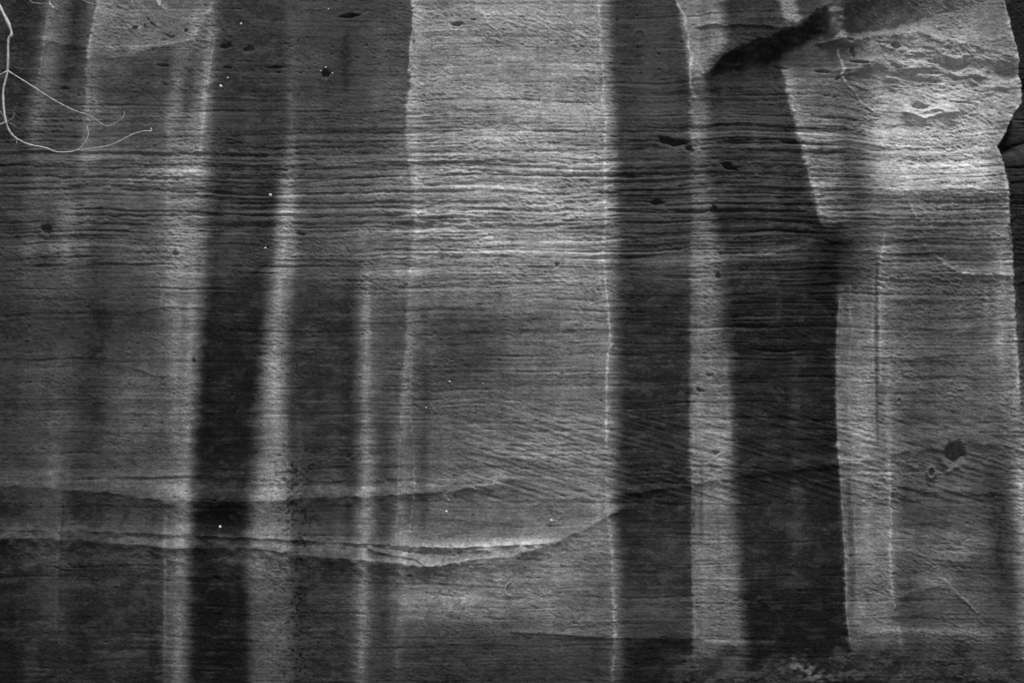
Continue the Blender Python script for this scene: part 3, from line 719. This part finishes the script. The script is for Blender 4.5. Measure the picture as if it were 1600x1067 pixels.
m, nt, pr = node_mat('varnished_sandstone')
tc = nt.nodes.new('ShaderNodeTexCoord')
av = nt.nodes.new('ShaderNodeAttribute')
av.attribute_name = 'varnish'
n1 = nt.nodes.new('ShaderNodeTexNoise')
n1.inputs['Scale'].default_value = 95
n1.inputs['Detail'].default_value = 5
nt.links.new(tc.outputs['Object'], n1.inputs['Vector'])
mr = nt.nodes.new('ShaderNodeMapRange')
mr.inputs['From Min'].default_value = .25
mr.inputs['From Max'].default_value = .75
mr.inputs['To Min'].default_value = .72
mr.inputs['To Max'].default_value = 1.28
nt.links.new(n1.outputs['Fac'], mr.inputs['Value'])
mu = nt.nodes.new('ShaderNodeMath')
mu.operation = 'MULTIPLY'
nt.links.new(av.outputs['Fac'], mu.inputs[0])
nt.links.new(mr.outputs[0], mu.inputs[1])
nt.links.new(mu.outputs[0], pr.inputs['Base Color'])
rr_ = nt.nodes.new('ShaderNodeMapRange')                 # desert varnish has a faint sheen
rr_.inputs['From Min'].default_value = .01
rr_.inputs['From Max'].default_value = .12
rr_.inputs['To Min'].default_value = .72
rr_.inputs['To Max'].default_value = .95
nt.links.new(av.outputs['Fac'], rr_.inputs['Value'])
nt.links.new(rr_.outputs[0], pr.inputs['Roughness'])
pr.inputs['Specular IOR Level'].default_value = .04
n2 = nt.nodes.new('ShaderNodeTexNoise')
n2.inputs['Scale'].default_value = 140
n2.inputs['Detail'].default_value = 4
nt.links.new(tc.outputs['Object'], n2.inputs['Vector'])
bu = nt.nodes.new('ShaderNodeBump')
bu.inputs['Strength'].default_value = .55
bu.inputs['Distance'].default_value = .006
nt.links.new(n2.outputs['Fac'], bu.inputs['Height'])
nt.links.new(bu.outputs[0], pr.inputs['Normal'])
me.materials.append(m)

# ------------------------------------------------------------------ ground: one sheet out to the horizon
gm = bpy.data.meshes.new('ground')
gm.from_pydata([(-1500, -1500, 0), (1500, -1500, 0), (1500, 60, 0), (-1500, 60, 0)], [], [(0, 1, 2, 3)])
ground = bpy.data.objects.new('ground', gm)
C.objects.link(ground)
ground['kind'] = 'structure'
m, nt, pr = node_mat('canyon_sand')
tc = nt.nodes.new('ShaderNodeTexCoord')
n1 = nt.nodes.new('ShaderNodeTexNoise')
n1.inputs['Scale'].default_value = 1.3
n1.inputs['Detail'].default_value = 8
nt.links.new(tc.outputs['Object'], n1.inputs['Vector'])
cr = nt.nodes.new('ShaderNodeValToRGB')
cr.color_ramp.elements[0].color = (.1, .1, .1, 1)
cr.color_ramp.elements[1].color = (.2, .2, .2, 1)
nt.links.new(n1.outputs['Fac'], cr.inputs[0])
nt.links.new(cr.outputs[0], pr.inputs['Base Color'])
pr.inputs['Roughness'].default_value = .95
gm.materials.append(m)


# ------------------------------------------------------------------ twigs
def bark_mat(name, lo_, hi_):
    m, nt, pr = node_mat(name)
    tc = nt.nodes.new('ShaderNodeTexCoord')
    n = nt.nodes.new('ShaderNodeTexNoise')
    n.inputs['Scale'].default_value = 45
    n.inputs['Detail'].default_value = 4
    nt.links.new(tc.outputs['Object'], n.inputs['Vector'])
    cr = nt.nodes.new('ShaderNodeValToRGB')
    cr.color_ramp.elements[0].position = .35
    cr.color_ramp.elements[1].position = .65
    cr.color_ramp.elements[0].color = (lo_, lo_, lo_, 1)
    cr.color_ramp.elements[1].color = (hi_, hi_, hi_, 1)
    nt.links.new(n.outputs['Fac'], cr.inputs[0])
    nt.links.new(cr.outputs[0], pr.inputs['Base Color'])
    pr.inputs['Roughness'].default_value = .8
    return m


BARK = bark_mat('pale_bark', .2, .38)
DIM = bark_mat('dull_bark', .13, .24)
LEAF = bark_mat('leaf', .02, .06)
PALE_LEAF = bark_mat('pale_leaf', .22, .4)
FLECK = bark_mat('pale_fleck', .3, .5)


def smooth_path(pts, n=5):
    out = []
    P_ = [Vector(p) for p in pts]
    for i in range(len(P_) - 1):
        p0, p1, p2, p3 = P_[max(i - 1, 0)], P_[i], P_[i + 1], P_[min(i + 2, len(P_) - 1)]
        for s in range(n):
            t = s / n
            out.append(.5 * ((2 * p1) + (p2 - p0) * t + (2 * p0 - 5 * p1 + 4 * p2 - p3) * t * t + (3 * p1 - p0 - 3 * p2 + p3) * t ** 3))
    out.append(P_[-1])
    return out


def tube_mesh(name, pts, r0, r1, mat, sides=8, rnd=None, knob=.26):
    path = smooth_path(pts)
    vs_, fs = [], []
    n = len(path)
    rg = random.Random(rnd or name)
    for i, p in enumerate(path):
        d = (path[min(i + 1, n - 1)] - path[max(i - 1, 0)]).normalized()
        a = d.cross(Vector((.31, .9, .2))).normalized()
        b = d.cross(a).normalized()
        r = (r0 + (r1 - r0) * i / (n - 1)) * (1 + rg.uniform(-knob, knob))
        if i == n - 1:
            r *= .45
        for s in range(sides):
            t = 2 * math.pi * s / sides
            vs_.append(p + (a * math.cos(t) + b * math.sin(t)) * r)
    for i in range(n - 1):
        for s in range(sides):
            fs.append((i * sides + s, i * sides + (s + 1) % sides, (i + 1) * sides + (s + 1) % sides, (i + 1) * sides + s))
    fs.append(tuple(range(sides))[::-1])
    fs.append(tuple((n - 1) * sides + s for s in range(sides)))
    mesh = bpy.data.meshes.new(name)
    mesh.from_pydata([tuple(v) for v in vs_], [], fs)
    for p in mesh.polygons:
        p.use_smooth = True
    mesh.materials.append(mat)
    return mesh


def empty(name, loc, label, cat, group=None):
    o = bpy.data.objects.new(name, None)
    o.empty_display_size = .1
    o.location = loc
    o['label'] = label
    o['category'] = cat
    if group:
        o['group'] = group
    C.objects.link(o)
    return o


def child(name, mesh, parent):
    o = bpy.data.objects.new(name, mesh)
    C.objects.link(o)
    o.parent = parent
    o.matrix_parent_inverse.identity()
    o.location = -Vector(parent.location)
    return o


PXM = 0.0050                 # metres per survey unit near the wall


def run(pts):
    """points (u, v, distance in front of the wall)"""
    return [spot(u, v, -d) for u, v, d in pts]


root_pt = spot(-150, -190, 0)
br = empty('bare_branch', root_pt, 'bare pale branch hanging down the left edge with long upcurled twigs', 'branch')
main = [(-150, -190, -.05), (-110, -130, .5), (-45, -60, .8), (0, 12, .85), (18, 51, .86), (13, 64, .86), (12, 110, .85), (5, 145, .84), (8, 185, .84), (16, 207, .82),
        (28, 219, .8)]
child('stem', tube_mesh('stem', run(main), .014, .0065, BARK, rnd=1), br)
for i, (pts_, a, b, mt) in enumerate([
    ([(26, 217, .8), (45, 226, .79), (70, 231, .78), (86, 237, .77), (103, 238, .75), (120, 235, .74), (132, 224, .73), (138, 211, .72), (136, 197, .72)], .0062, .0024, BARK),
    ([(120, 235, .74), (145, 232, .72), (172, 227, .7), (190, 219, .68), (210, 209, .66), (226, 205, .65), (236, 205, .64), (236, 200, .64)], .0026, .0052, BARK),
    ([(12, 111, .85), (28, 121, .83), (55, 138, .8), (85, 157, .77), (112, 171, .74), (128, 177, .73), (141, 180, .72)], .0058, .0026, BARK),
    ([(141, 180, .72), (150, 187, .7), (166, 197, .69), (182, 191, .68), (193, 183, .67), (194, 174, .67)], .0026, .0018, BARK),
    ([(12, 111, .85), (4, 115, .87), (-12, 124, .9), (-40, 150, .95)], .004, .0025, BARK),
    ([(8, 186, .84), (3, 178, .87), (-4, 170, .9)], .0035, .0018, BARK),
    ([(10, 190, .84), (2, 194, .86), (-12, 200, .9)], .004, .0025, BARK),
    ([(9, 189, .84), (18, 194, .82), (26, 199, .8)], .0034, .002, DIM),
    ([(10, 190, .84), (19, 186, .83), (23, 176, .82)], .0022, .0012, DIM),
    ([(24, 214, .8), (26, 219, .8), (26, 225, .8)], .005, .0035, BARK),
]):
    child('twig', tube_mesh('twig', run(pts_), a, b, mt, rnd=10 + i, sides=7), br)

sp1 = empty('hooked_twig', spot(60, -120, -.1), 'short pale hooked twig end poking down at the top edge', 'twig')
child('stem', tube_mesh('stem', run([(60, -120, .05), (66, -60, .5), (73, -8, .8), (77, 3, .8), (80, 9, .8), (85, 14, .8)]), .008, .0062, BARK, rnd=31), sp1)
child('side_twig', tube_mesh('side_twig', run([(50, -40, .6), (47, -12, .78), (47, 1, .8), (53, 5, .8), (62, 6, .8), (72, 5, .8)]), .004, .0022, DIM, rnd=32), sp1)

sp2 = empty('leafy_sprig', spot(190, -130, -.1), 'thin dull sprig with small drooping leaves below the top edge', 'sprig')
child('stem', tube_mesh('stem', run([(190, -130, .05), (196, -60, .5), (205, -5, .85), (212, 18, .85), (220, 33, .86)]), .004, .0016, DIM, rnd=41), sp2)
child('twig', tube_mesh('twig', run([(196, -60, .5), (215, -20, .8), (236, -4, .85), (248, 6, .86)]), .003, .0014, DIM, rnd=42), sp2)
child('twig', tube_mesh('twig', run([(205, -5, .85), (226, 12, .86), (240, 26, .86), (262, 50, .86)]), .0024, .0011, DIM, rnd=43), sp2)


def leaf_mesh(c, L, W, ang, tip, mat):
    vs_, fs = [], []
    n = 8
    ca_, sa_ = math.cos(ang), math.sin(ang)
    for i in range(n + 1):
        t = i / n
        w = W * math.sin(math.pi * min(1, t * .97 + .02)) ** .8
        for s in (-1, 0, 1):
            x, y = (t - .5) * L, s * w
            z = -.25 * W * abs(s) + .2 * L * t * t * tip
            vs_.append(tuple(c + Vector((x * ca_ - y * sa_, z - .35 * y, x * sa_ + y * ca_))))
    for i in range(n):
        for s in (0, 1):
            a = i * 3 + s
            fs.append((a, a + 1, a + 4, a + 3))
    mesh = bpy.data.meshes.new('leaf')
    mesh.from_pydata(vs_, [], fs)
    for p in mesh.polygons:
        p.use_smooth = True
    mesh.materials.append(mat)
    return mesh


for (u, v, L, W, ang, tip) in ((257, 8, .085, .024, -.9, .5), (249, 3, .07, .018, -1.3, -.4), (211, 44, .05, .016, .5, .6), (218, 43, .04, .008, .9, .6), (227, 42, .05, .013, -1.2, -.5),
                               (238, 37, .045, .011, -.5, .4), (248, 38, .05, .010, -.7, .4), (232, 30, .04, .009, -.9, .3), (263, 56, .05, .008, -.3, .3), (270, 58, .05, .008, .4, -.3),
                               (266, 52, .04, .006, 1.2, .2)):
    child('leaf', leaf_mesh(spot(u, v, -.86), L, W, ang, tip, PALE_LEAF if v < 12 or u in (218, 248) else LEAF), sp2)

sp3 = empty('straight_twig', spot(110, -90, -.1), 'thin straight dull twig slanting down from the top edge', 'twig')
child('stem', tube_mesh('stem', run([(110, -90, .05), (118, -30, .6), (128, -2, .8), (140, 5, .8), (152, 9, .8), (164, 14, .8), (176, 20, .8)]), .004, .0018, DIM, rnd=51), sp3)


# ------------------------------------------------------------------ flecks and rootlets stuck on the rock
def surface(u, v):
    z = z_of(v)
    j = int(np.argmin(np.abs(zs - z)))
    i = int(np.argmin(np.abs(U[j] - u)))
    return Vector((float(xs[i]), float(Y[j, i]), float(zs[j])))


def fleck_mesh(r, seed, stretch):
    rg = random.Random(seed)
    n, mrows = 10, 5
    vs_, fs = [(0, -r * .55, 0)], []
    for a in range(1, mrows + 1):
        t = a / mrows * math.pi / 2
        for b in range(n):
            q = 2 * math.pi * b / n
            w = r * (1 + rg.uniform(-.22, .22))
            vs_.append((math.sin(t) * math.cos(q) * w * stretch, -math.cos(t) * r * .55 * (1 + rg.uniform(-.2, .2)) + .004 * (a == mrows), math.sin(t) * math.sin(q) * w))
    for b in range(n):
        fs.append((0, 1 + b, 1 + (b + 1) % n))
    for a in range(mrows - 1):
        for b in range(n):
            fs.append((1 + a * n + b, 1 + (a + 1) * n + b, 1 + (a + 1) * n + (b + 1) % n, 1 + a * n + (b + 1) % n))
    mesh = bpy.data.meshes.new('fleck')
    mesh.from_pydata(vs_, [], fs)
    for p in mesh.polygons:
        p.use_smooth = True
    mesh.materials.append(FLECK)
    return mesh


FL = [(346, 823, .013, 1.1, 'bright white fleck on the blackest stripe just above the long low ledge'),
      (344, 134, .014, 1.2, 'pale ragged fleck near the top of the left dark stripe'),
      (355, 121, .008, 1.2, 'small pale fleck just above the ragged one in the left dark stripe'),
      (422, 304, .015, 1.1, 'large pale fleck beside the narrow bright stripe on the banded rock'),
      (415, 388, .009, 1.3, 'small white fleck in the dark stripe just below the banded rock'),
      (666, 637, .009, .7, 'small white fleck on the grey panel right of the twin pale seams'),
      (703, 597, .008, 1.2, 'tiny pale fleck high on the smooth grey middle panel'),
      (755, 600, .008, .6, 'tiny upright pale fleck in the middle of the grey panel'),
      (698, 799, .012, 1.3, 'rounded pale fleck between the two long low ledges'),
      (636, 863, .009, 1.0, 'small pale fleck inside the hollow under the low ledge'),
      (771, 755, .009, .8, 'white fleck beside the tapering end of the upper low ledge'),
      (861, 813, .013, 1.3, 'pale fleck left of the bright vertical seam above its kink'),
      (508, 104, .008, 1.2, 'white fleck on the rim of the small round pit near the top'),
      (519, 113, .007, 1.1, 'white fleck at the right side of the small round pit'),
      (501, 109, .007, 1.0, 'white fleck at the left side of the small round pit'),
      (512, 12, .007, 1.0, 'tiny white fleck left of the dark slot at the top'),
      (376, 36, .011, 1.0, 'blurred pale fleck above the two small hollows at the top')]
for i, (u, v, r, st, lab) in enumerate(FL):
    o = bpy.data.objects.new('fleck', fleck_mesh(r * .8, 200 + i, st))
    o.location = surface(u, v)
    o['label'] = lab
    o['category'] = 'fleck'
    o['group'] = 'pale flecks stuck to the cliff'
    C.objects.link(o)


def rootlet(pts_, r, label):
    P_ = [surface(u, v) + Vector((0, -.006, 0)) for u, v in pts_]
    o = bpy.data.objects.new('rootlet', tube_mesh('rootlet', P_, r, r * .6, BARK, 6, rnd=label))
    o['label'] = label
    o['category'] = 'rootlet'
    C.objects.link(o)


rootlet([(799, 908), (792, 912), (789, 920), (791, 927), (798, 930)], .004, 'curled pale rootlet on the wall below the low ledge')
